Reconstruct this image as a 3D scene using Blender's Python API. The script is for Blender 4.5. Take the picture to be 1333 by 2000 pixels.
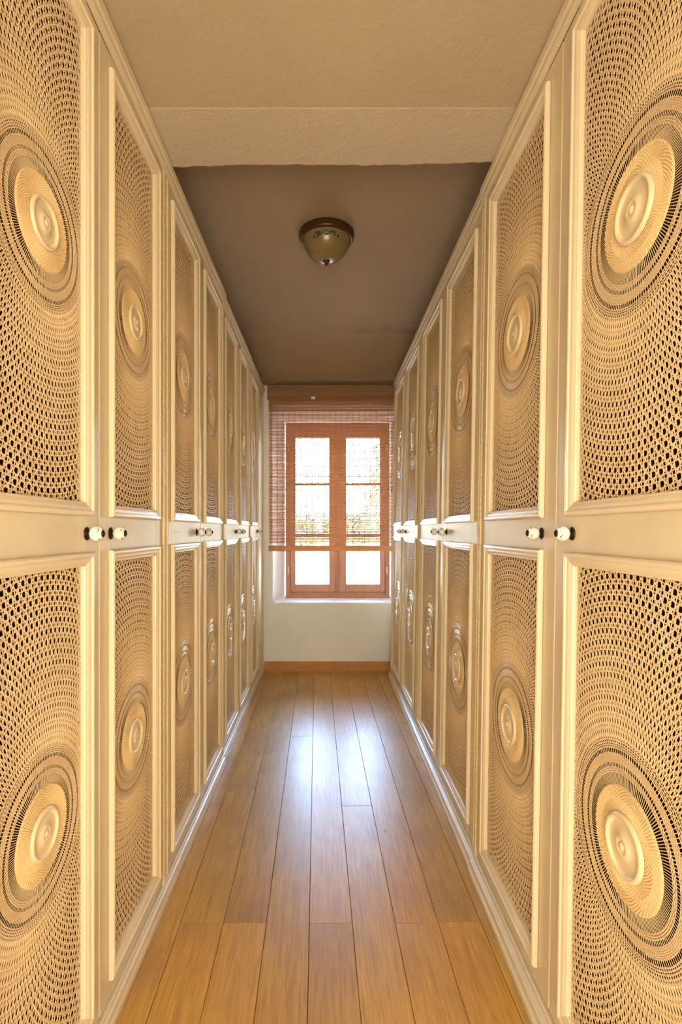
import bpy, math, random
from mathutils import Vector
random.seed(7)
S = bpy.context.scene
COL = S.collection
for o in list(bpy.data.objects):
    bpy.data.objects.remove(o)
PI = math.pi
R = math.radians

# ------------------------------------------------------------------ camera
cd = bpy.data.cameras.new('camera')
cam = bpy.data.objects.new('camera', cd)
COL.objects.link(cam)
cam.location = (0, 0, 1.2)
cam.rotation_euler = (R(90), 0, 0)
cd.sensor_fit = 'HORIZONTAL'
cd.sensor_width = 36.0
cd.lens = 27.0
cd.shift_x = 28.5 / 1333
cd.shift_y = 36.0 / 1333
cd.clip_start = 0.02
cd.clip_end = 400
S.camera = cam

# ------------------------------------------------------------------ world, sun, exposure
W = bpy.data.worlds.new('world')
S.world = W
W.use_nodes = True
wn = W.node_tree.nodes
wl = W.node_tree.links
sky = wn.new('ShaderNodeTexSky')
sky.sky_type = 'NISHITA'
sky.sun_disc = False
sky.sun_elevation = R(48)
sky.sun_rotation = R(200)
sky.air_density = 1.2
sky.dust_density = 2.5
wl.new(sky.outputs['Color'], wn['Background'].inputs['Color'])
wn['Background'].inputs['Strength'].default_value = 7.5

sd = bpy.data.lights.new('sun', 'SUN')
sd.energy = 20.0
sd.angle = R(0.6)
sd.color = (1, 0.95, 0.87)
sun = bpy.data.objects.new('sun', sd)
COL.objects.link(sun)
sun.rotation_euler = (R(42), 0, R(-20))       # shines away from the camera, onto the garden

# warm fill light added behind the camera, unseen, in a made-up wall niche
ad = bpy.data.lights.new('rear_fill_light', 'AREA')
ad.shape = 'RECTANGLE'
ad.size = 1.04
ad.size_y = 1.0
ad.energy = 32
ad.color = (1.0, 0.88, 0.66)
al = bpy.data.objects.new('rear_fill_light', ad)
COL.objects.link(al)
al.location = (0, -0.98, 1.0)
al.rotation_euler = (R(90), 0, 0)

S.view_settings.view_transform = 'Standard'
S.view_settings.look = 'None'
S.view_settings.exposure = 0.6
S.view_settings.gamma = 1.0
S.view_settings.use_curve_mapping = False

# ------------------------------------------------------------------ helpers
def mesh(name, verts, faces, smooth=False):
    me = bpy.data.meshes.new(name)
    me.from_pydata([tuple(v) for v in verts], [], faces)
    me.update()
    if smooth:
        me.polygons.foreach_set('use_smooth', [True] * len(me.polygons))
    return me

def obj(name, me, m=None, parent=None, loc=None, kind=None):
    o = bpy.data.objects.new(name, me)
    COL.objects.link(o)
    if m is not None and me is not None and not me.materials:
        me.materials.append(m)
    if parent is not None:
        o.parent = parent
    if loc is not None:
        o.location = loc
    if kind:
        o['kind'] = kind
    return o

def tag(o, label, cat, group=None):
    o['label'] = label
    o['category'] = cat
    if group:
        o['group'] = group
    return o

class MB:
    """collects shapes for one mesh"""
    def __init__(s):
        s.v = []
        s.f = []
    def add(s, v, f):
        n = len(s.v)
        s.v += [tuple(p) for p in v]
        s.f += [tuple(i + n for i in q) for q in f]
    def box(s, x0, x1, y0, y1, z0, z1, b=0.0):
        if b <= 0:
            v = [(x, y, z) for x in (x0, x1) for y in (y0, y1) for z in (z0, z1)]
            f = [(0, 1, 3, 2), (4, 6, 7, 5), (0, 4, 5, 1), (2, 3, 7, 6), (0, 2, 6, 4), (1, 5, 7, 3)]
            s.add(v, f)
            return
        # chamfered box
        v = []
        idx = {}
        for i, x in enumerate((x0, x1)):
            for j, y in enumerate((y0, y1)):
                for k, z in enumerate((z0, z1)):
                    sx, sy, sz = (b, -b)[i], (b, -b)[j], (b, -b)[k]
                    idx[i, j, k] = len(v)
                    v += [(x, y + sy, z + sz), (x + sx, y, z + sz), (x + sx, y + sy, z)]
        f = []
        A = lambda i, j, k, n: idx[i, j, k] + n
        for i in (0, 1):
            f.append([A(i, 0, 0, 0), A(i, 0, 1, 0), A(i, 1, 1, 0), A(i, 1, 0, 0)][::(1 if i == 0 else -1)])
            f.append([A(0, i, 0, 1), A(1, i, 0, 1), A(1, i, 1, 1), A(0, i, 1, 1)][::(1 if i == 0 else -1)])
            f.append([A(0, 0, i, 2), A(0, 1, i, 2), A(1, 1, i, 2), A(1, 0, i, 2)][::(1 if i == 0 else -1)])
        for j in (0, 1):
            for k in (0, 1):
                q = [A(0, j, k, 1), A(1, j, k, 1), A(1, j, k, 2), A(0, j, k, 2)]
                f.append(q if (j == k) is False else q[::-1])
                q = [A(j, 0, k, 0), A(j, 1, k, 0), A(j, 1, k, 2), A(j, 0, k, 2)]
                f.append(q if j == k else q[::-1])
                q = [A(j, k, 0, 0), A(j, k, 1, 0), A(j, k, 1, 1), A(j, k, 0, 1)]
                f.append(q if j != k else q[::-1])
        for i in (0, 1):
            for j in (0, 1):
                for k in (0, 1):
                    q = [A(i, j, k, 0), A(i, j, k, 1), A(i, j, k, 2)]
                    f.append(q if (i + j + k) % 2 == 0 else q[::-1])
        s.add(v, [tuple(q) for q in f])
    def lathe(s, prof, n, M=None):
        """profile of (r, h) turned about the local z axis; M maps the point"""
        v = []
        for r, h in prof:
            for i in range(n):
                a = 2 * PI * i / n
                p = (r * math.cos(a), r * math.sin(a), h)
                v.append(M(p) if M else p)
        f = []
        for j in range(len(prof) - 1):
            for i in range(n):
                i2 = (i + 1) % n
                f.append((j * n + i, j * n + i2, (j + 1) * n + i2, (j + 1) * n + i))
        s.add(v, f)
    def tube(s, pts, r, n=6):
        rings = []
        v = []
        for i, p in enumerate(pts):
            p = Vector(p)
            a = Vector(pts[max(i - 1, 0)])
            b = Vector(pts[min(i + 1, len(pts) - 1)])
            t = (b - a).normalized()
            u = t.cross(Vector((0.31, 0.2, 0.93))).normalized()
            w = t.cross(u)
            rr = r[i] if isinstance(r, (list, tuple)) else r
            for k in range(n):
                an = 2 * PI * k / n
                v.append(tuple(p + u * rr * math.cos(an) + w * rr * math.sin(an)))
        f = []
        for i in range(len(pts) - 1):
            for k in range(n):
                k2 = (k + 1) % n
                f.append((i * n + k, i * n + k2, (i + 1) * n + k2, (i + 1) * n + k))
        f.append(tuple(range(n))[::-1])
        f.append(tuple((len(pts) - 1) * n + k for k in range(n)))
        s.add(v, f)
    def mesh(s, name, smooth=False):
        me = mesh(name, s.v, s.f, smooth)
        return me

def build(mb, name, m, parent=None, loc=None, smooth=False, kind=None):
    me = mb.mesh(name, smooth)
    me.materials.append(m)
    return obj(name, me, None, parent, loc, kind)

# ------------------------------------------------------------------ materials
class NT:
    def __init__(s, name):
        s.m = bpy.data.materials.new(name)
        s.m.use_nodes = True
        s.n = s.m.node_tree.nodes
        s.l = s.m.node_tree.links
        s.p = s.n['Principled BSDF']
    def new(s, t, **kw):
        n = s.n.new(t)
        for k, v in kw.items():
            setattr(n, k, v)
        return n
    def link(s, a, b):
        s.l.new(a, b)
    def coords(s, scale=(1, 1, 1), kind='Object', rand=False):
        tc = s.new('ShaderNodeTexCoord')
        mp = s.new('ShaderNodeMapping')
        mp.inputs['Scale'].default_value = scale
        s.link(tc.outputs[kind], mp.inputs['Vector'])
        if rand:
            oi = s.new('ShaderNodeObjectInfo')
            mu = s.new('ShaderNodeMath', operation='MULTIPLY')
            mu.inputs[1].default_value = 37.0
            s.link(oi.outputs['Random'], mu.inputs[0])
            cx = s.new('ShaderNodeCombineXYZ')
            for k in range(3):
                s.link(mu.outputs[0], cx.inputs[k])
            s.link(cx.outputs[0], mp.inputs['Location'])
        return mp.outputs['Vector']
    def noise(s, vec, scale, detail=3, rough=0.5, dist=0.0):
        n = s.new('ShaderNodeTexNoise')
        n.inputs['Scale'].default_value = scale
        n.inputs['Detail'].default_value = detail
        n.inputs['Roughness'].default_value = rough
        n.inputs['Distortion'].default_value = dist
        s.link(vec, n.inputs['Vector'])
        return n.outputs['Fac']
    def ramp(s, fac, stops):
        r = s.new('ShaderNodeValToRGB')
        e = r.color_ramp.elements
        while len(e) < len(stops):
            e.new(0.5)
        for i, (p, c) in enumerate(stops):
            e[i].position = p
            e[i].color = tuple(c) + (1,) if len(c) == 3 else c
        s.link(fac, r.inputs['Fac'])
        return r.outputs['Color']
    def mix(s, fac, a, b, blend='MIX'):
        n = s.new('ShaderNodeMix', data_type='RGBA', blend_type=blend)
        if isinstance(fac, float):
            n.inputs[0].default_value = fac
        else:
            s.link(fac, n.inputs[0])
        for k, q in ((6, a), (7, b)):
            if isinstance(q, tuple):
                n.inputs[k].default_value = q + (1,)
            else:
                s.link(q, n.inputs[k])
        return n.outputs[2]
    def bump(s, fac, strength, dist):
        b = s.new('ShaderNodeBump')
        b.inputs['Strength'].default_value = strength
        b.inputs['Distance'].default_value = dist
        s.link(fac, b.inputs['Height'])
        s.link(b.outputs['Normal'], s.p.inputs['Normal'])
    def base(s, c, rough, metal=0.0, spec=0.5):
        if isinstance(c, tuple):
            s.p.inputs['Base Color'].default_value = c + (1,)
        else:
            s.link(c, s.p.inputs['Base Color'])
        s.p.inputs['Roughness'].default_value = rough
        s.p.inputs['Metallic'].default_value = metal
        s.p.inputs['Specular IOR Level'].default_value = spec

def paint(name, c, rough=0.35, vary=0.06, grain=6.0, bump=0.05):
    t = NT(name)
    v = t.coords((1, 1, 1))
    n = t.noise(v, grain, 4, 0.6)
    dark = tuple(x * (1 - vary) for x in c)
    lite = tuple(min(1, x * (1 + vary)) for x in c)
    t.base(t.ramp(n, [(0.3, dark), (0.7, lite)]), rough)
    t.bump(t.noise(t.coords((1, 1, 1)), 90.0, 2), bump, 0.002)
    return t.m

M = {}
M['cream'] = paint('cream_paint', (0.73, 0.61, 0.405), 0.34)
M['cream_trim'] = paint('cream_trim_paint', (0.80, 0.67, 0.46), 0.30, 0.04)
M['inside'] = paint('wardrobe_inside', (0.17, 0.105, 0.06), 0.7)
M['shelf'] = paint('shelf_wood', (0.38, 0.27, 0.15), 0.6)
M['medallion'] = paint('medallion_paint', (0.78, 0.63, 0.39), 0.40)

def cane_mat(name, a, b, rough=0.36):
    t = NT(name)
    v = t.coords((1, 1, 1))
    n = t.noise(v, 14.0, 3, 0.6)
    n2 = t.noise(v, 420.0, 2, 0.7)
    c = t.ramp(n, [(0.3, a), (0.7, b)])
    c = t.mix(0.35, c, t.ramp(n2, [(0.25, tuple(x * 0.55 for x in a)), (0.75, tuple(min(1, x * 1.25) for x in b))]))
    t.base(c, rough)
    return t.m
M['cane'] = cane_mat('cane', (0.74, 0.51, 0.27), (0.88, 0.64, 0.37))
M['weave'] = cane_mat('cane_weave', (0.70, 0.48, 0.225), (0.82, 0.595, 0.30), 0.5)

def simple(name, c, rough, metal=0.0, spec=0.5):
    t = NT(name)
    t.base(c, rough, metal, spec)
    return t.m
M['porcelain'] = simple('white_porcelain', (0.86, 0.84, 0.80), 0.08)
M['bronze'] = simple('dark_bronze', (0.045, 0.035, 0.028), 0.35, 0.8)
M['brass'] = simple('painted_brass_hinge', (0.74, 0.58, 0.33), 0.35, 0.0)
M['hinge_pin'] = simple('hinge_pin_metal', (0.75, 0.72, 0.66), 0.4, 0.2)

def plaster(name, c, bump, scale, rough=0.85, vary=0.05):
    t = NT(name)
    v = t.coords((1, 1, 1))
    n = t.noise(v, 2.2, 4, 0.6)
    t.base(t.ramp(n, [(0.3, tuple(x * (1 - vary) for x in c)), (0.7, tuple(min(1, x * (1 + vary)) for x in c))]), rough)
    t.bump(t.noise(v, scale, 4, 0.62, 0.6), bump, 0.012)
    return t.m
M['wall'] = plaster('wall_plaster', (0.86, 0.85, 0.84), 0.10, 16)
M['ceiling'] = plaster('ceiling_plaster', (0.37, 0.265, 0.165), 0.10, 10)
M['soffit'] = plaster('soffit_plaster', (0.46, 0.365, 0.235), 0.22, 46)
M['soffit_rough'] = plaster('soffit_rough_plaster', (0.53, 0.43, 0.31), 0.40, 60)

def floor_mat():
    t = NT('oak_boards')
    v = t.coords((1, 1, 1), rand=True)
    vs = t.coords((26, 1.6, 26), rand=True)
    grain = t.noise(vs, 3.2, 6, 0.65, 0.8)
    fine = t.noise(t.coords((260, 9, 60), rand=True), 1.0, 3, 0.6)
    big = t.noise(v, 3.5, 3, 0.5)
    oi = t.new('ShaderNodeObjectInfo')
    c = t.ramp(grain, [(0.25, (0.34, 0.175, 0.036)), (0.5, (0.60, 0.34, 0.068)), (0.75, (0.73, 0.445, 0.11))])
    c = t.mix(0.35, c, t.ramp(fine, [(0.3, (0.26, 0.13, 0.03)), (0.65, (0.70, 0.41, 0.095))]))
    c = t.mix(t.ramp(big, [(0.42, (0, 0, 0)), (0.72, (0.5, 0.5, 0.5))]), c, (0.36, 0.19, 0.085))
    tint = t.ramp(oi.outputs['Random'], [(0.0, (0.82, 0.80, 0.78)), (0.5, (1, 1, 1)), (1.0, (1.0, 0.90, 0.80))])
    c = t.mix(1.0, c, tint, 'MULTIPLY')
    # small dark knots
    vo = t.new('ShaderNodeTexVoronoi')
    vo.inputs['Scale'].default_value = 3.1
    t.link(t.coords((1.6, 0.75, 1), rand=True), vo.inputs['Vector'])
    kn = t.ramp(vo.outputs['Distance'], [(0.012, (1, 1, 1)), (0.04, (0, 0, 0))])
    c = t.mix(kn, c, (0.06, 0.028, 0.012))
    t.base(c, 0.30, 0.0, 0.5)
    rr = t.noise(v, 9.0, 4, 0.65)
    mr = t.new('ShaderNodeMapRange')
    mr.inputs['To Min'].default_value = 0.25
    mr.inputs['To Max'].default_value = 0.40
    t.link(rr, mr.inputs['Value'])
    t.link(mr.outputs[0], t.p.inputs['Roughness'])
    t.bump(grain, 0.10, 0.0015)
    return t.m
M['floor'] = floor_mat()
M['subfloor'] = simple('dark_gap', (0.05, 0.03, 0.018), 0.9)

def wood(name, a, b, sc=(3, 30, 30), rough=0.4):
    t = NT(name)
    n = t.noise(t.coords(sc), 2.0, 5, 0.6, 0.5)
    t.base(t.ramp(n, [(0.3, a), (0.7, b)]), rough)
    t.bump(n, 0.06, 0.001)
    return t.m
M['baseboard'] = wood('baseboard_wood', (0.46, 0.19, 0.045), (0.60, 0.28, 0.08))
M['window_wood'] = wood('red_brown_window_wood', (0.44, 0.195, 0.125), (0.54, 0.265, 0.175), (20, 20, 3), 0.38)
M['reed'] = wood('reed_brown', (0.46, 0.245, 0.120), (0.60, 0.35, 0.19), (2, 40, 160), 0.55)
def translucent(mat, amount):
    nt = mat.node_tree
    p = nt.nodes['Principled BSDF']
    src = p.inputs['Base Color'].links[0].from_socket
    tr = nt.nodes.new('ShaderNodeBsdfTranslucent')
    mx = nt.nodes.new('ShaderNodeMixShader')
    mx.inputs[0].default_value = amount
    nt.links.new(src, tr.inputs['Color'])
    nt.links.new(p.outputs[0], mx.inputs[1])
    nt.links.new(tr.outputs[0], mx.inputs[2])
    nt.links.new(mx.outputs[0], nt.nodes['Material Output'].inputs['Surface'])
translucent(M['reed'], 0.4)
M['thread'] = simple('blind_thread', (0.42, 0.24, 0.13), 0.8)
M['lamp_rim'] = simple('dark_red_bronze', (0.085, 0.030, 0.016), 0.32, 0.5)

def lamp_glass():
    t = NT('amber_glass')
    n = t.noise(t.coords((1, 1, 1)), 9.0, 3, 0.6)
    t.base(t.ramp(n, [(0.3, (0.20, 0.145, 0.058)), (0.7, (0.27, 0.205, 0.09))]), 0.22)
    t.p.inputs['Subsurface Weight'].default_value = 0.0
    return t.m
M['lamp_glass'] = lamp_glass()
M['lamp_leaf'] = simple('painted_leaf_green', (0.022, 0.034, 0.014), 0.4)
M['lamp_berry'] = simple('painted_berry_red', (0.11, 0.022, 0.012), 0.4)

def pane_mat():
    t = NT('window_glass')
    t.n.remove(t.p)
    tr = t.new('ShaderNodeBsdfTransparent')
    gl = t.new('ShaderNodeBsdfGlossy')
    gl.inputs['Roughness'].default_value = 0.02
    fr = t.new('ShaderNodeFresnel')
    fr.inputs['IOR'].default_value = 1.45
    mx = t.new('ShaderNodeMixShader')
    t.link(fr.outputs[0], mx.inputs[0])
    t.link(tr.outputs[0], mx.inputs[1])
    t.link(gl.outputs[0], mx.inputs[2])
    t.link(mx.outputs[0], t.n['Material Output'].inputs['Surface'])
    return t.m
M['glass'] = pane_mat()

def leaf_mat(name, a, b):
    t = NT(name)
    n = t.noise(t.coords((1, 1, 1)), 2.4, 3, 0.6)
    t.base(t.ramp(n, [(0.3, a), (0.7, b)]), 0.6)
    return t.m
M['leaf'] = leaf_mat('leaf_green', (0.10, 0.15, 0.035), (0.26, 0.30, 0.06))
M['leaf_dark'] = leaf_mat('leaf_dark', (0.06, 0.085, 0.035), (0.15, 0.17, 0.07))
M['bark'] = simple('bark', (0.12, 0.085, 0.055), 0.9)
M['ground'] = leaf_mat('dry_ground', (0.44, 0.38, 0.27), (0.62, 0.56, 0.44))
M['hill'] = leaf_mat('hillside', (0.20, 0.20, 0.13), (0.34, 0.32, 0.22))

# ------------------------------------------------------------------ room shell
FARY = 4.37
SOF = 2.41
CEIL = 2.62
BEAM = 1.702
REAR = -1.0
SIDE = 1.16

# floor: sub-floor slab and single boards
mb = MB()
mb.box(-SIDE - 0.2, SIDE + 0.2, REAR - 0.2, 4.8, -0.12, -0.021)
floor = build(mb, 'floor', M['subfloor'], kind='structure')
floor['label'] = 'long worn oak plank floor running to the window wall'
tilt = R(1.07)
pw = 0.1315
x_at0 = -0.023                               # a seam passes x = -0.023 at y = 0
for r in range(-9, 9):
    rnd = random.Random(100 + r)
    cx = x_at0 + (r + 0.5) * pw
    if abs(cx) > SIDE - 0.02:
        continue
    joint = (1.567, 2.23, 1.567, 1.567, 2.99)[r % 5] + rnd.uniform(-0.004, 0.004)
    cuts = [(REAR + 0.01, joint), (joint, 4.368)]
    for (ya, yb) in cuts:
        if yb - ya < 0.05:
            continue
        m2 = MB()
        w2 = pw / 2 - 0.0007
        L2 = (yb - ya) / 2 - 0.0002
        dz = rnd.uniform(-0.0004, 0.0)
        m2.box(-w2, w2, -L2, L2, -0.02, dz, 0.0008)
        me = m2.mesh('floor_board')
        me.materials.append(M['floor'])
        o = obj('floor_board', me, None, floor)
        yc = (ya + yb) / 2
        o.location = (cx - math.tan(tilt) * yc, yc, 0)
        o.rotation_euler = (0, 0, tilt)

# far wall with a splayed, round-cornered window opening
WX0, WX1, WZ0, WZ1 = -0.459, 0.665, 0.584, 2.27        # opening in the room face
VX0, VX1, VZ0, VZ1 = -0.378, 0.584, 0.584, 2.20        # opening at the window
WY = 4.70
def rrect(x0, x1, z0, z1, rad, n=5):
    pts = []
    for cx, cz, a0 in ((x1 - rad, z1 - rad, 0), (x0 + rad, z1 - rad, 90), (x0 + rad, z0 + rad, 180), (x1 - rad, z0 + rad, 270)):
        for i in range(n + 1):
            a = R(a0 + 90 * i / n)
            pts.append((cx + rad * math.cos(a), cz + rad * math.sin(a)))
    return pts
def far_wall():
    a = rrect(WX0 - 0.008, WX1 + 0.008, WZ0 - 0.008, WZ1 + 0.008, 0.034)
    a2 = rrect(WX0, WX1, WZ0, WZ1, 0.03)
    b = rrect(VX0, VX1, VZ0, VZ1, 0.02)
    X0, X1, Z0, Z1 = -SIDE - 0.2, SIDE + 0.2, -0.1, CEIL + 0.15
    n = len(a)
    out = []
    for i in range(n):
        k = i // 6
        out.append(((X1, Z1), (X0, Z1), (X0, Z0), (X1, Z0))[k])
    v = []
    for (x, z) in out: v.append((x, FARY, z))
    for (x, z) in a: v.append((x, FARY, z))
    for (x, z) in a2: v.append((x, FARY + 0.008, z))
    for (x, z) in b: v.append((x, WY + 0.10, z))
    for (x, z) in out: v.append((x, WY + 0.10, z))
    f = []
    for s in range(4):
        for i in range(n):
            j = (i + 1) % n
            q = [s * n + i, s * n + j, (s + 1) * n + j, (s + 1) * n + i]
            ps = []
            for t in q:
                if v[t] not in [v[u] for u in ps]:
                    ps.append(t)
            if len(ps) >= 3:
                f.append(tuple(ps))
    return mesh('wall_back', v, f)
o = obj('wall_back', far_wall(), M['wall'], kind='structure')
o['label'] = 'pale plaster end wall around the deep window recess'

def shell(name, boxes, m, label=None):
    mb = MB()
    for b in boxes:
        mb.box(*b)
    o = build(mb, name, m, kind='structure')
    if label:
        o['label'] = label
    return o
shell('wall_left', [(-SIDE, -0.556, REAR, 0.700, 0.0, SOF - 0.002), (-SIDE - 0.2, -SIDE, REAR - 0.2, FARY, -0.1, CEIL + 0.15)], M['wall'])  # near box: unseen stub added to keep rear light off the wardrobe side
shell('wall_right', [(0.572, SIDE, REAR, 0.600, 0.0, SOF - 0.002), (SIDE, SIDE + 0.2, REAR - 0.2, FARY, -0.1, CEIL + 0.15)], M['wall'])  # near box again an added stub, screening the wardrobe side from the rear light
shell('wall_front', [(-SIDE, -0.56, REAR - 0.2, REAR, -0.1, SOF), (0.56, SIDE, REAR - 0.2, REAR, -0.1, SOF),
                     (-0.56, 0.56, REAR - 0.2, REAR, -0.1, 0.45), (-0.56, 0.56, REAR - 0.2, REAR, 1.6, SOF),
                     (-0.56, 0.56, REAR - 0.2, REAR - 0.12, 0.45, 1.6)], M['wall'])  # closed niche made to hold the added rear light
def ceiling_mesh():
    prof = [(BEAM - 0.2, CEIL), (3.64, CEIL), (3.68, CEIL - 0.003), (FARY, 2.437), (FARY, CEIL + 0.15), (BEAM - 0.2, CEIL + 0.15)]
    n = len(prof)
    v = [(-SIDE, y, z) for y, z in prof] + [(SIDE, y, z) for y, z in prof]
    return mesh('ceiling', v, [(i, (i + 1) % n, n + (i + 1) % n, n + i) for i in range(n)] + [tuple(range(n))[::-1], tuple(range(n, 2 * n))])
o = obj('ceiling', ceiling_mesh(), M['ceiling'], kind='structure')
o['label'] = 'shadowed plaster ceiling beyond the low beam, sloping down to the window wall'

# low soffit: two smooth strips and a rough beam with an uneven far edge
shell('ceiling_soffit', [(-SIDE, SIDE, REAR - 0.2, 1.215, SOF - 0.0004, CEIL + 0.15),
                         (-SIDE, SIDE, 1.215, 1.47, SOF, CEIL + 0.15)], M['soffit'],
      'low smooth plaster ceiling above the nearest wardrobes')
def beam():
    n = 120
    v = []
    rnd = random.Random(3)
    for i in range(n + 1):
        x = -SIDE + 2 * SIDE * i / n
        e = BEAM + 0.004 * math.sin(x * 9) + rnd.uniform(-0.003, 0.003) - 0.012 * x
        for (y, z) in ((1.461, SOF + 0.001), (1.468, SOF - 0.0012), (e - 0.012, SOF - 0.001), (e - 0.003, SOF + 0.003), (e, SOF + 0.012), (e, CEIL), (1.461, CEIL)):
            v.append((x, y, z))
    f = []
    for i in range(n):
        for k in range(6):
            a = i * 7 + k
            f.append((a, a + 7, a + 8, a + 1))
    return mesh('ceiling_beam', v, f)
o = obj('ceiling_beam', beam(), M['soffit_rough'], kind='structure')
o['label'] = 'rough plastered beam edge where the low ceiling ends'

mb = MB()
prof = [(0, 0), (0.018, 0), (0.018, 0.070), (0.014, 0.078), (0.006, 0.083), (0, 0.083)]
x0, x1 = -0.528, 1.1
v = [(x0, FARY - d, z) for d, z in prof] + [(x1, FARY - d, z) for d, z in prof]
n = len(prof)
mb.add(v, [(i, (i + 1) % n, n + (i + 1) % n, n + i) for i in range(n)] + [tuple(range(n)), tuple(range(2 * n - 1, n - 1, -1))])
o = build(mb, 'baseboard_back', M['baseboard'], kind='structure')

# ------------------------------------------------------------------ window
win = obj('window_1', None, kind='structure')
win.location = (0.103, WY, 0.584)
win['label'] = 'red-brown wooden casement window with two sashes in deep recess'
def wbox(mb, x0, x1, z0, z1, y0, y1, b=0.004):       # photo-plane metres to window local
    mb.box(x0 - 0.103, x1 - 0.103, y0, y1, z0 - 0.584, z1 - 0.584, b)
mb = MB()
wbox(mb, -0.376, -0.330, 0.584, 2.195, 0.0, 0.07)
wbox(mb, 0.536, 0.582, 0.584, 2.195, 0.0, 0.07)
wbox(mb, -0.332, 0.538, 2.14, 2.195, 0.0, 0.07)
wbox(mb, -0.332, 0.538, 0.584, 0.632, 0.0, 0.07)
wbox(mb, -0.33, 0.536, 0.630, 0.645, -0.012, 0.02)
build(mb, 'window_frame', M['window_wood'], win)
GZ = (0.7065, 1.155, 1.622, 2.046)
for sgn in (-1, 1):
    if sgn < 0:
        xa, xb, ga, gb = -0.329, 0.100, -0.283, 0.024
    else:
        xa, xb, ga, gb = 0.104, 0.535, 0.182, 0.488
    mb = MB()
    wbox(mb, xa, ga, 0.634, 2.138, -0.022, 0.03, 0.006)
    wbox(mb, gb, xb, 0.634, 2.138, -0.022, 0.03, 0.006)
    wbox(mb, ga - 0.006, gb + 0.006, 0.636, GZ[0], -0.020, 0.03, 0.006)
    wbox(mb, ga - 0.006, gb + 0.006, GZ[3], 2.136, -0.020, 0.03, 0.006)
    for z in GZ[1:3]:
        wbox(mb, ga - 0.004, gb + 0.004, z - 0.011, z + 0.011, -0.012, 0.022, 0.004)
    sash = build(mb, 'sash', M['window_wood'], win)
    for k in range(3):
        m2 = MB()
        wbox(m2, ga - 0.003, gb + 0.003, GZ[k] + 0.008 if k else GZ[k] - 0.003, GZ[k + 1] - 0.008 if k < 2 else GZ[k + 1] + 0.003, 0.004, 0.008, 0)
        build(m2, 'pane', M['glass'], sash)
    for z in (0.83, 1.95):
        m2 = MB()
        hx = (xa if sgn < 0 else xb) - 0.103 + sgn * 0.018
        m2.tube([(hx, -0.014, z - 0.584 - 0.035), (hx, -0.014, z - 0.584 + 0.035)], 0.007, 8)
        build(m2, 'hinge_pin', M['hinge_pin'], sash, smooth=True)
mb = MB()
wbox(mb, 0.082, 0.122, 0.640, 2.130, -0.034, -0.020, 0.006)
ast = build(mb, 'astragal', M['window_wood'], win)
mb = MB()
mb.tube([(0, -0.042, 0.06), (0, -0.042, 1.54)], 0.006, 8)
mb.tube([(0, -0.042, 0.36), (0.0, -0.075, 0.35), (0.004, -0.085, 0.25)], 0.008, 8)
build(mb, 'bolt_rod', M['window_wood'], win, smooth=True)

# ------------------------------------------------------------------ bamboo blind
bl = obj('bamboo_blind', None)
BX = 0.103
BY = 4.325
bl.location = (BX, BY, 2.417)
tag(bl, 'reddish-brown bamboo roll blind lowered over most of the window', 'blind')
HB = 0.588
def slat_stack(z_top, z_bot, pitch, h, y, hw, jit):
    mb = MB()
    rnd = random.Random(int(z_top * 100) + 5)
    z = z_top
    while z - h > z_bot:
        hh = h * rnd.uniform(0.85, 1.12)
        dy = rnd.uniform(-jit, jit)
        # a split reed: flat back, rounded front
        zz = z - 2.417
        v = []
        e = rnd.uniform(-0.0015, 0.0015)
        for x, s in ((-hw + e, 0.0), (hw + e, rnd.uniform(-0.001, 0.001))):
            v += [(x, y + dy + 0.001, zz + s), (x, y + dy - 0.0016, zz + s - hh * 0.25), (x, y + dy - 0.0016, zz + s - hh * 0.75), (x, y + dy + 0.001, zz + s - hh)]
        mb.add(v, [(0, 1, 5, 4), (1, 2, 6, 5), (2, 3, 7, 6), (3, 0, 4, 7), (3, 2, 1, 0), (4, 5, 6, 7)])
        z -= pitch
    return mb
build(slat_stack(2.21, 1.082, 0.0122, 0.0078, 0.0, HB, 0.0008), 'reed_curtain', M['reed'], bl, kind='stuff')
build(slat_stack(2.417, 2.285, 0.0068, 0.0066, -0.040, HB + 0.012, 0.0006), 'valance', M['reed'], bl, kind='stuff')
build(slat_stack(2.33, 2.198, 0.0068, 0.0066, -0.018, HB, 0.0006), 'rolled_reeds', M['reed'], bl, kind='stuff')
mb = MB()
k = -11
for i in range(24):
    x = -HB + 0.02 + i * (2 * HB - 0.04) / 23
    for dx in (-0.002, 0.002):
        mb.box(x + dx - 0.0009, x + dx + 0.0009, -0.0035, -0.0017, -1.335, -0.20)
        mb.box(x + dx - 0.0009, x + dx + 0.0009, 0.0012, 0.003, -1.335, -0.20)
build(mb, 'warp_thread', M['thread'], bl, kind='stuff')
mb = MB()
mb.box(-HB - 0.004, HB + 0.004, -0.008, 0.006, -1.393, -1.345, 0.003)
build(mb, 'bottom_rail', M['reed'], bl)
mb = MB()
mb.box(-HB - 0.012, HB + 0.012, -0.030, 0.040, -0.03, 0.0, 0.003)
build(mb, 'head_rail', M['reed'], bl)
mb = MB()
mb.box(-HB - 0.013, HB + 0.013, -0.0455, -0.0425, -0.094, -0.090, 0.001)
mb.box(-HB - 0.013, HB + 0.013, -0.0455, -0.0425, -0.128, -0.124, 0.001)
build(mb, 'valance_edging', M['thread'], bl)
mb = MB()
mb.box(-0.232, -0.196, -0.0475, -0.043, -0.121, -0.097, 0.0015)
build(mb, 'pull_clip', M['hinge_pin'], bl)
mb = MB()
mb.tube([(0.445, -0.047, -0.12), (0.446, -0.046, -0.5), (0.444, -0.048, -0.86)], 0.0018, 6)
mb.lathe([(0.0, -0.905), (0.006, -0.90), (0.007, -0.88), (0.003, -0.86), (0, -0.858)], 8, lambda p: (p[0] + 0.444, p[1] - 0.048, p[2]))
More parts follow.
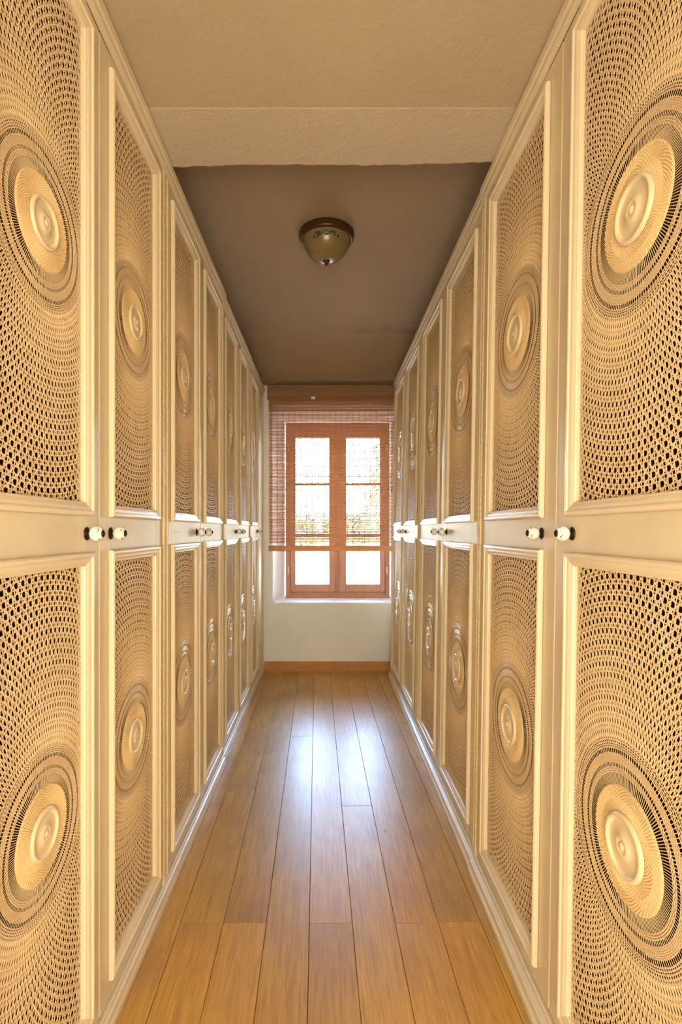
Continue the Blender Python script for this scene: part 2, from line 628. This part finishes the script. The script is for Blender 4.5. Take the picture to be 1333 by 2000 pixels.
build(mb, 'pull_cord', M['thread'], bl)

# ------------------------------------------------------------------ ceiling lamp
lamp = obj('ceiling_lamp', None)
lamp.location = (0.0, 2.445, CEIL)
lamp.scale = (0.832, 0.832, 0.832)
tag(lamp, 'unlit amber glass bowl ceiling lamp with dark bronze rim', 'lamp')
mb = MB()
mb.lathe([(0.05, 0), (0.150, 0), (0.158, -0.006), (0.160, -0.016), (0.154, -0.026), (0.156, -0.034), (0.150, -0.044), (0.141, -0.046), (0.138, -0.036), (0.137, -0.02)], 64)
build(mb, 'rim', M['lamp_rim'], lamp, smooth=True)
gp = [(0.1375, -0.030), (0.1365, -0.048), (0.131, -0.068), (0.121, -0.092), (0.106, -0.116), (0.086, -0.136), (0.060, -0.151), (0.032, -0.159), (0.0005, -0.161)]
mb = MB()
mb.lathe(gp, 64)
bowl = build(mb, 'glass_bowl', M['lamp_glass'], lamp, smooth=True)
mb = MB()
mb.lathe([(0.0005, -0.158), (0.020, -0.158), (0.021, -0.163), (0.014, -0.168), (0.008, -0.170), (0.010, -0.176), (0.009, -0.182), (0.005, -0.187), (0.0005, -0.189)], 24)
build(mb, 'finial', M['lamp_rim'], lamp, smooth=True)
def bowl_pt(a, h, off=0.0012):
    for (r0, h0), (r1, h1) in zip(gp, gp[1:]):
        if h1 <= h <= h0:
            t = (h - h0) / (h1 - h0)
            r = r0 + (r1 - r0) * t + off
            return (r * math.sin(a), -r * math.cos(a), h)
    return (0, 0, h)
def motif(name, blobs, m):
    mb = MB()
    for (a, h, wa, wh) in blobs:
        n = 10
        ring = []
        for i in range(n):
            t = 2 * PI * i / n
            ring.append(bowl_pt(R(a + wa * math.cos(t)), h + wh * math.sin(t)))
        mb.add([bowl_pt(R(a), h, 0.0022)] + ring, [(0, 1 + i, 1 + (i + 1) % n) for i in range(n)])
    return build(mb, name, m, bowl)
for k in range(3):
    o = 120 * k
    motif('painted_leaves', [(o - 22, -0.066, 8, 0.005), (o - 17, -0.076, 7, 0.0055), (o - 8, -0.071, 5, 0.004), (o, -0.064, 5, 0.004), (o + 7, -0.071, 5, 0.004), (o + 16, -0.066, 9, 0.005),
                             (o + 20, -0.078, 3, 0.006), (o + 30, -0.080, 3, 0.007), (o - 22, -0.083, 3, 0.006), (o + 2, -0.077, 10, 0.003)], M['lamp_leaf'])
    for b in ((o - 33, -0.083, 3.5, 0.006), (o, -0.081, 4, 0.004), (o - 2, -0.061, 2.5, 0.003)):
        motif('painted_berry', [b], M['lamp_berry'])

# ------------------------------------------------------------------ cane panels
def cane_mesh(name, hw, hh, N, p, R0, sc):
    """radial caning in the local xz plane, front towards -y"""
    V = []
    F = []
    def seg(a, b, w, d, th=0.0006):
        dx, dz = b[0] - a[0], b[1] - a[1]
        L = math.hypot(dx, dz)
        if L < 1e-6:
            return
        nx, nz = -dz / L * w / 2, dx / L * w / 2
        n = len(V)
        for q in (a, b):
            V.append((q[0] + nx, -d, q[1] + nz))
            V.append((q[0], -d - th, q[1]))
            V.append((q[0] - nx, -d, q[1] - nz))
        F.append((n, n + 1, n + 4, n + 3))
        F.append((n + 1, n + 2, n + 5, n + 4))
        F.append((n + 2, n, n + 3, n + 5))
    def clip(a, b):
        t0, t1 = 0.0, 1.0
        dx, dz = b[0] - a[0], b[1] - a[1]
        for pp, q in ((-dx, a[0] + hw), (dx, hw - a[0]), (-dz, a[1] + hh), (dz, hh - a[1])):
            if abs(pp) < 1e-12:
                if q < 0:
                    return None
                continue
            t = q / pp
            if pp < 0:
                t0 = max(t0, t)
            else:
                t1 = min(t1, t)
        if t1 - t0 < 1e-3:
            return None
        return ((a[0] + dx * t0, a[1] + dz * t0), (a[0] + dx * t1, a[1] + dz * t1))
    def add(a, b, w, d):
        c = clip(a, b)
        if c:
            seg(c[0], c[1], w, d)
    da = 2 * PI / N
    P = lambda j, r: (r * math.sin(j * da), r * math.cos(j * da))
    rmax = math.hypot(hw, hh)
    r1 = R0 + 0.071 * sc
    nr = int((rmax - r1) / p) + 2
    rk = lambda k: r1 + k * p
    wd = lambda r: min(0.0028, 0.0006 + 0.0057 * r)
    for j in range(N):
        # inner fringe: spokes bundled together, then opened into pairs
        add(P(j + 0.5, R0 - 0.004), P(j + 0.5, r1 - 0.012), 0.0015, 0.0)
        for s in (-0.2, 0.2):
            add(P(j + 0.5, r1 - 0.012), P(j + 0.5 + s, r1), 0.0013, 0.0)
            for k in range(nr):
                add(P(j + 0.5 + s, rk(k)), P(j + 0.5 + s, rk(k + 1)), wd(rk(k)), 0.0)
    # dense bands around the woven disc
    for (b0, b1, nb) in ((0.018, 0.0245, 3), (0.033, 0.046, 6), (0.055, 0.0625, 3)):
        for i in range(nb):
            r = R0 + sc * (b0 + (b1 - b0) * i / (nb - 1))
            for j in range(N):
                add(P(j, r), P(j + 1, r), 0.0024 * sc, 0.0005 if (i + j) % 2 else 0.0)
    for k in range(nr):
        r = rk(k)
        for s in (-0.2, 0.2):
            rr = r + s * p
            for j in range(N):
                add(P(j, rr), P(j + 1, rr), 0.0025, 0.0003)
        for j in range(N):
            a0 = P(j, r)
            if abs(a0[0]) > hw + 0.03 or abs(a0[1]) > hh + 0.03:
                continue
            # diagonals cut the corners of every opening
            add(P(j, r), P(j + 0.5, r + p / 2), wd(r) * 1.05, 0.0005)
            add(P(j + 0.5, r + p / 2), P(j + 1, r + p), wd(r) * 1.05, 0.0005)
            add(P(j + 1, r), P(j + 0.5, r + p / 2), wd(r) * 1.05, 0.0007)
            add(P(j + 0.5, r + p / 2), P(j, r + p), wd(r) * 1.05, 0.0007)
    me = mesh(name, V, F)
    me.materials.append(M['cane'])
    return me

def weave_mesh(name, ri, ro):
    na, nr = 220, 18
    V = []
    F = []
    for i in range(nr + 1):
        r = ri + (ro - ri) * i / nr
        for j in range(na):
            a = 2 * PI * j / na
            d = 0.0022 + (0.0011 if (i + j // 2) % 2 == 0 else -0.0006)
            if i == nr:
                d = 0.0
            V.append((r * math.sin(a), -d, r * math.cos(a)))
    for i in range(nr):
        for j in range(na):
            j2 = (j + 1) % na
            F.append((i * na + j, i * na + j2, (i + 1) * na + j2, (i + 1) * na + j))
    me = mesh(name, V, F)
    me.materials.append(M['weave'])
    return me

def medallion_mesh(name, rm):
    k = rm / 0.048
    prof = [(0.0003, .0072), (.0025, .0074), (.005, .0066), (.0066, .0044), (.0088, .0046), (.0112, .0060), (.0145, .0058), (.0178, .0036), (.0225, .0014), (.030, .0006), (.0365, .0010),
            (.0392, .0014), (.0400, .0036), (.0412, .0052), (.0432, .0058), (.0454, .0052), (.0470, .0034), (.048, .0010), (.048, 0.0)]
    mb = MB()
    mb.lathe([(r * k, h * k) for r, h in prof], 48, lambda q: (q[0], -q[2] - 0.0025, q[1]))
    me = mb.mesh(name, True)
    me.materials.append(M['medallion'])
    return me

def moulding_mesh(name, hw, hh):
    """mitred picture-frame moulding; outer half sizes hw, hh; wall plane at y = 0"""
    prof = [(0, 0.001), (0, .0085), (.0012, .0112), (.0040, .0132), (.0075, .0140), (.0105, .0130), (.0118, .0105), (.0130, .0098), (.0185, .0088), (.0235, .0066), (.0250, .0052), (.0262, .0058), (.0290, .0046), (.0300, .0015), (.0300, -.012)]
    v = []
    n = len(prof)
    for sx, sz in ((-1, -1), (1, -1), (1, 1), (-1, 1)):
        for t, d in prof:
            v.append((sx * (hw - t), -d, sz * (hh - t)))
    f = []
    for c in range(4):
        c2 = (c + 1) % 4
        for i in range(n - 1):
            f.append((c * n + i, c * n + i + 1, c2 * n + i + 1, c2 * n + i))
    me = mesh(name, v, f)
    me.materials.append(M['cream_trim'])
    return me

# heights shared by all wardrobes
DB, DT = 0.068, 2.357            # door bottom and top
UZ0, UZ1 = 1.232, 2.316          # outer edge of the upper moulding
LZ0, LZ1 = 0.115, 1.152          # outer edge of the lower moulding
KH = 1.193                       # knob height
DTH = 0.024

def door_mesh(name, w, hwm):
    mb = MB()
    a, b = -w / 2 + 0.0012, w / 2 - 0.0012
    io = hwm - 0.016                              # opening half width
    def bx(x0, x1, z0, z1, c=0.0):
        mb.box(x0, x1, 0.0, DTH, z0, z1, c)
    bx(a, -io, DB, DT, 0.0025)
    bx(io, b, DB, DT, 0.0025)
    bx(-io - 0.001, io + 0.001, DB + 0.0004, LZ0 + 0.028)
    bx(-io - 0.001, io + 0.001, LZ1 - 0.028, UZ0 + 0.028)
    bx(-io - 0.001, io + 0.001, UZ1 - 0.028, DT - 0.0004)
    # bottom drip groove lip
    me = mb.mesh(name)
    me.materials.append(M['cream'])
    return me

def hinge_mesh(name):
    mb = MB()
    z = DB + 0.004
    prof = []
    while z + 0.0235 < DT:
        prof += [(0.0034, z), (0.0042, z + 0.0008), (0.0042, z + 0.0198), (0.0034, z + 0.0206), (0.0030, z + 0.0208), (0.0030, z + 0.0232)]
        z += 0.0235
    mb.lathe(prof, 8)
    me = mb.mesh(name)
    me.materials.append(M['brass'])
    return me

def knob_parts():
    rot = lambda q: (q[0], -q[2], q[1])
    mb = MB()
    mb.lathe([(0.0002, 0.0), (0.0145, 0.0), (0.0150, 0.0012), (0.0142, 0.003), (0.010, 0.0042), (0.0065, 0.006), (0.0058, 0.009), (0.0075, 0.012), (0.002, 0.013)], 28, rot)
    plate = mb.mesh('knob_plate', True)
    plate.materials.append(M['bronze'])
    mb = MB()
    mb.lathe([(0.004, 0.0085), (0.0085, 0.0090), (0.0128, 0.0118), (0.0157, 0.0165), (0.0168, 0.0220), (0.0160, 0.0275), (0.0135, 0.0322), (0.0095, 0.0352), (0.004, 0.0362), (0.0002, 0.0363)], 28, rot)
    ball = mb.mesh('knob', True)
    ball.materials.append(M['porcelain'])
    mb = MB()
    mb.lathe([(0.0078, 0.0352), (0.0082, 0.0366), (0.0070, 0.0382), (0.0040, 0.0390), (0.0030, 0.0402), (0.0002, 0.0406)], 20, rot)
    # painted sprigs on the porcelain
    cap = mb.mesh('knob_cap', True)
    cap.materials.append(M['bronze'])
    return plate, ball, cap
KPLATE, KBALL, KCAP = knob_parts()
def sprig_mesh():
    mb = MB()
    for q in range(4):
        a = PI / 4 + q * PI / 2 + 0.3
        for (da, hh, s) in ((0, 0.0312, 0.0016), (0.25, 0.0296, 0.0013), (-0.22, 0.0302, 0.0012)):
            r = 0.0143 + (0.0312 - hh) * 0.9
            c = Vector((r * math.cos(a + da), -hh, r * math.sin(a + da)))
            nrm = Vector((math.cos(a + da), -0.75, math.sin(a + da))).normalized()
            u = nrm.cross(Vector((0, 0, 1))).normalized()
            w = nrm.cross(u)
            c = c + nrm * 0.0002
            mb.add([tuple(c + nrm * 0.0003)] + [tuple(c + u * s * math.cos(t * PI / 3) + w * s * math.sin(t * PI / 3)) for t in range(6)], [(0, 1 + t, 1 + (t + 1) % 6) for t in range(6)])
    me = mb.mesh('painted_sprig')
    me.materials.append(M['lamp_leaf'])
    return me
KSPRIG = sprig_mesh()
HINGE = hinge_mesh('piano_hinge')

class Kind:
    pass
def make_kind(w, mow, R0, rm, sc, N):
    k = Kind()
    k.w = w
    k.hwm = mow / 2
    k.door = door_mesh('door', w, k.hwm)
    uh, lh = (UZ1 - UZ0) / 2, (LZ1 - LZ0) / 2
    k.uc, k.lc = (UZ0 + UZ1) / 2, (LZ0 + LZ1) / 2
    k.mu = moulding_mesh('moulding', k.hwm, uh)
    k.ml = moulding_mesh('moulding', k.hwm, lh)
    k.cu = cane_mesh('cane_panel', k.hwm - 0.0285, uh - 0.0285, N, 0.0207, R0, sc)
    k.cl = cane_mesh('cane_panel', k.hwm - 0.0285, lh - 0.0285, N, 0.0207, R0, sc)
    k.wv = weave_mesh('woven_disc', rm * 0.93, R0)
    k.md = medallion_mesh('medallion', rm)
    return k
POST = 0.020
KL = make_kind((0.953 - 2 * POST) / 2, 0.360, 0.086, 0.047, 1.0, 150)
KR = make_kind((1.198 - 2 * POST) / 2, 0.450, 0.102, 0.057, 1.15, 156)
KL1 = KL

def wardrobe(label, side, a, y0, y1, K, doors, lean, plinth_out, knob_off, single_knob=None):
    """front plane at |x| = a; runs y0..y1 along the corridor"""
    w = y1 - y0
    root = obj('wardrobe', None)
    root.location = (side * a, (y0 + y1) / 2, 0)
    root.rotation_euler = (-R(lean), 0, R(90) if side < 0 else R(-90))
    tag(root, label, 'wardrobe', 'cane-fronted wardrobes lining the corridor')
    hw = w / 2
    dep = 0.56
    # carcass
    for s in (-1, 1):
        mb = MB()
        mb.box(min(s * hw, s * (hw - POST)) + 0.0004, max(s * hw, s * (hw - POST)) - 0.0004, -0.003, dep, 0.014, SOF - 0.006 if lean == 0 else SOF - 0.010, 0.002)
        build(mb, 'side_panel', M['cream'], root)
    mb = MB()
    mb.box(-hw + POST, hw - POST, dep - 0.012, dep, 0.04, SOF - 0.02)
    build(mb, 'back_panel', M['inside'], root)
    mb = MB()
    mb.box(-hw + POST, hw - POST, DTH + 0.002, dep - 0.012, DT + 0.004, DT + 0.022)
    build(mb, 'top_panel', M['inside'], root)
    mb = MB()
    mb.box(-hw + POST, hw - POST, DTH + 0.002, dep - 0.012, 0.045, DB)
    build(mb, 'bottom_panel', M['inside'], root)
    for zs in (0.86, 1.93):
        mb = MB()
        mb.box(-hw + POST, hw - POST, 0.075, dep - 0.012, zs, zs + 0.02)
        build(mb, 'shelf', M['shelf'], root)
    # inner lining of the sides so that the openings look into a dark wardrobe
    for s in (-1, 1):
        mb = MB()
        xx = s * (hw - POST - 0.002)
        mb.box(min(xx, xx - s * 0.003), max(xx, xx - s * 0.003), DTH + 0.003, dep - 0.013, DB, DT)
        build(mb, 'side_lining', M['inside'], root)
    # stepped plinth
    prof = [(0.004, 0.0625), (-0.004, 0.0625), (-0.007, 0.060), (-0.007, 0.054), (-0.0035, 0.050), (-0.0035, 0.044), (-plinth_out * 0.75, 0.040), (-plinth_out * 0.75, 0.026), (-plinth_out * 0.75 - 0.002, 0.022), (-plinth_out, 0.018), (-plinth_out, 0.003), (0.004, 0.003)]
    n = len(prof)
    x0, x1 = -hw + 0.0006, hw - 0.0006
    mb = MB()
    mb.add([(x0, d, z) for d, z in prof] + [(x1, d, z) for d, z in prof],
           [(i, n + i, n + (i + 1) % n, (i + 1) % n) for i in range(n)] + [tuple(range(n)), tuple(range(2 * n - 1, n - 1, -1))])
    build(mb, 'plinth', M['cream'], root)
    # top cornice strip
    prof = [(0.0, DT + 0.0012), (-0.006, DT + 0.002), (-0.011, DT + 0.010), (-0.012, DT + 0.022), (-0.016, DT + 0.027), (-0.018, DT + 0.040), (-0.018, DT + 0.046), (0.0, DT + 0.046)]
    n = len(prof)
    mb = MB()
    mb.add([(x0, d, z) for d, z in prof] + [(x1, d, z) for d, z in prof],
           [(i, (i + 1) % n, n + (i + 1) % n, n + i) for i in range(n)] + [tuple(range(n))[::-1], tuple(range(n, 2 * n))])
    build(mb, 'cornice', M['cream'], root)
    # doors
    dw = K.w
    for i in range(doors):
        cx = -hw + POST + dw * (i + 0.5)
        d = obj('door', K.door, None, root, (cx, 0, 0))
        for me, zc in ((K.mu, K.uc), (K.ml, K.lc)):
            obj('moulding', me, None, d, (0, 0, zc))
        for me, zc in ((K.cu, K.uc), (K.cl, K.lc)):
            obj('cane_panel', me, None, d, (0, 0.006, zc), 'stuff')
            obj('woven_disc', K.wv, None, d, (0, 0.005, zc))
            obj('medallion', K.md, None, d, (0, 0.004, zc))
        if doors == 2:
            ks = 1 if i == 0 else -1
        else:
            ks = single_knob
        kx = ks * (dw / 2 - knob_off)
        obj('knob_plate', KPLATE, None, d, (kx, 0.0003, KH))
        obj('knob', KBALL, None, d, (kx, 0.0003, KH))
        obj('knob_cap', KCAP, None, d, (kx, 0.0003, KH))
        obj('painted_sprig', KSPRIG, None, d, (kx, 0.0003, KH))
        obj('piano_hinge', HINGE, None, d, (-ks * (dw / 2 + 0.0005), -0.0035, 0))
    if doors == 1:
        # plain filler board between the door and the end wall
        xa = -hw + POST + dw
        mb = MB()
        mb.box(xa + 0.002, hw - POST, 0.002, DTH, 0.064, DT, 0.002)
        build(mb, 'filler_board', M['cream'], root)
    return root

UL = 0.953
wardrobe('cream two-door wardrobe with cane panels, nearest on the left side', -1, 0.526, 1.661 - UL, 1.661, KL, 2, 0, 0.014, 0.062)
wardrobe('cream two-door cane wardrobe, second from the camera on the left', -1, 0.527, 1.661, 1.661 + UL, KL, 2, 0, 0.014, 0.062)
wardrobe('cream two-door cane wardrobe, third from the camera on the left', -1, 0.536, 1.661 + UL, 1.661 + 2 * UL, KL, 2, 0, 0.012, 0.062)
wardrobe('narrow single-door cream cane wardrobe beside the window wall, far left', -1, 0.540, 1.661 + 2 * UL, 4.366, KL, 1, 0, 0.010, 0.045, 1)
UR = 1.198
wardrobe('wide cream two-door wardrobe with cane panels, nearest on the right side', 1, 0.523, 1.805 - UR, 1.805, KR, 2, 0.88, 0.026, 0.080)
wardrobe('wide cream two-door cane wardrobe, middle one on the right side', 1, 0.527, 1.805, 1.805 + UR, KR, 2, 0.88, 0.026, 0.080)
wardrobe('wide cream two-door cane wardrobe by the window, farthest on the right side', 1, 0.528, 1.805 + UR, 1.805 + 2 * UR, KR, 2, 0.88, 0.024, 0.080)

# ------------------------------------------------------------------ garden outside
mb = MB()
n = 40
for i in range(n + 1):
    for j in range(n + 1):
        x = -90 + 180 * i / n
        y = 5.2 + 140 * (j / n) ** 1.5
        z = -3.2 + 0.10 * math.sin(x * 0.3) + 0.0009 * max(0, y - 30) ** 1.9 * (1 + 0.15 * math.sin(x * 0.08 + 1))
        mb.v.append((x, y, min(z, 4.5 + 0.8 * math.sin(x * 0.11))))
for i in range(n):
    for j in range(n):
        a = i * (n + 1) + j
        mb.f.append((a, a + n + 1, a + n + 2, a + 1))
g = build(mb, 'ground', M['ground'], kind='structure', smooth=True)
g['label'] = 'pale sunlit ground seen through the window'

def foliage(mb, c, rx, rz, nleaf, size, rnd):
    for i in range(nleaf):
        u = rnd.uniform(-1, 1)
        a = rnd.uniform(0, 2 * PI)
        rr = rnd.uniform(0.25, 1.0) ** 0.4
        s = math.sqrt(1 - u * u)
        lump = 0.82 + 0.22 * math.sin(3 * a + 5 * u) * math.cos(4 * u + a)
        p = Vector((c[0] + rx * rr * s * math.cos(a) * lump, c[1] + rx * rr * s * math.sin(a) * lump, c[2] + rz * rr * u * lump))
        d = Vector((rnd.uniform(-1, 1), rnd.uniform(-1, 1), rnd.uniform(-1, 1))).normalized()
        e = d.cross(Vector((rnd.uniform(-1, 1), rnd.uniform(-1, 1), rnd.uniform(-1, 1)))).normalized()
        L = size * rnd.uniform(0.6, 1.3)
        mb.add([p - d * L, p + e * L * 0.42, p + d * L, p - e * L * 0.42], [(0, 1, 2, 3)])

def tree(name, label, x, y, zb, zt, rx, nleaf, size, leaf, seed, cat='tree', group=None):
    t = obj(name, None)
    t.location = (x, y, zb)
    tag(t, label, cat, group)
    rnd = random.Random(seed)
    h = zt - zb
    mb = MB()
    mb.tube([(0, 0, 0), (0.05, 0, h * 0.3), (0.0, 0.05, h * 0.6), (0.05, 0, h * 0.85)], [0.05 * h * 0.4, 0.04 * h * 0.4, 0.03 * h * 0.4, 0.01], 7)
    for q in range(4):
        a = q * 1.6 + seed
        mb.tube([(0.02, 0.02, h * (0.4 + 0.08 * q)), (math.cos(a) * rx * 0.4, math.sin(a) * rx * 0.4, h * (0.55 + 0.08 * q)), (math.cos(a) * rx * 0.7, math.sin(a) * rx * 0.7, h * (0.68 + 0.07 * q))], [0.012 * h, 0.008 * h, 0.003 * h], 6)
    build(mb, 'trunk', M['bark'], t)
    mb = MB()
    foliage(mb, (0, 0, h * 0.58), rx, h * 0.42, nleaf, size, rnd)
    build(mb, 'crown', leaf, t, kind='stuff')
    return t
tree('garden_tree', 'yellow-green tree outside behind the right window sash', 1.75, 13.0, -3.2, 4.2, 0.95, 2600, 0.075, M['leaf'], 4)
for i, (x, y, zt, rx) in enumerate([(-5.2, 42, 3.2, 1.6), (-2.2, 50, 3.0, 1.8), (0.6, 42, 2.9, 1.5), (3.0, 50, 3.3, 1.8), (5.6, 42, 3.6, 1.6)]):
    tree('far_bush', ['dark olive bush on the far left of the distant hedge line', 'low grey-green bush seen through the left window sash', 'dark bush behind the middle window post',
                      'low dark bush seen through the right window sash', 'tall dark bush on the far right of the distant hedge line'][i],
         x, y, -2.9, zt, rx, 900, 0.28, M['leaf_dark'], 20 + i, 'bush', 'bushes along the distant hedge line')
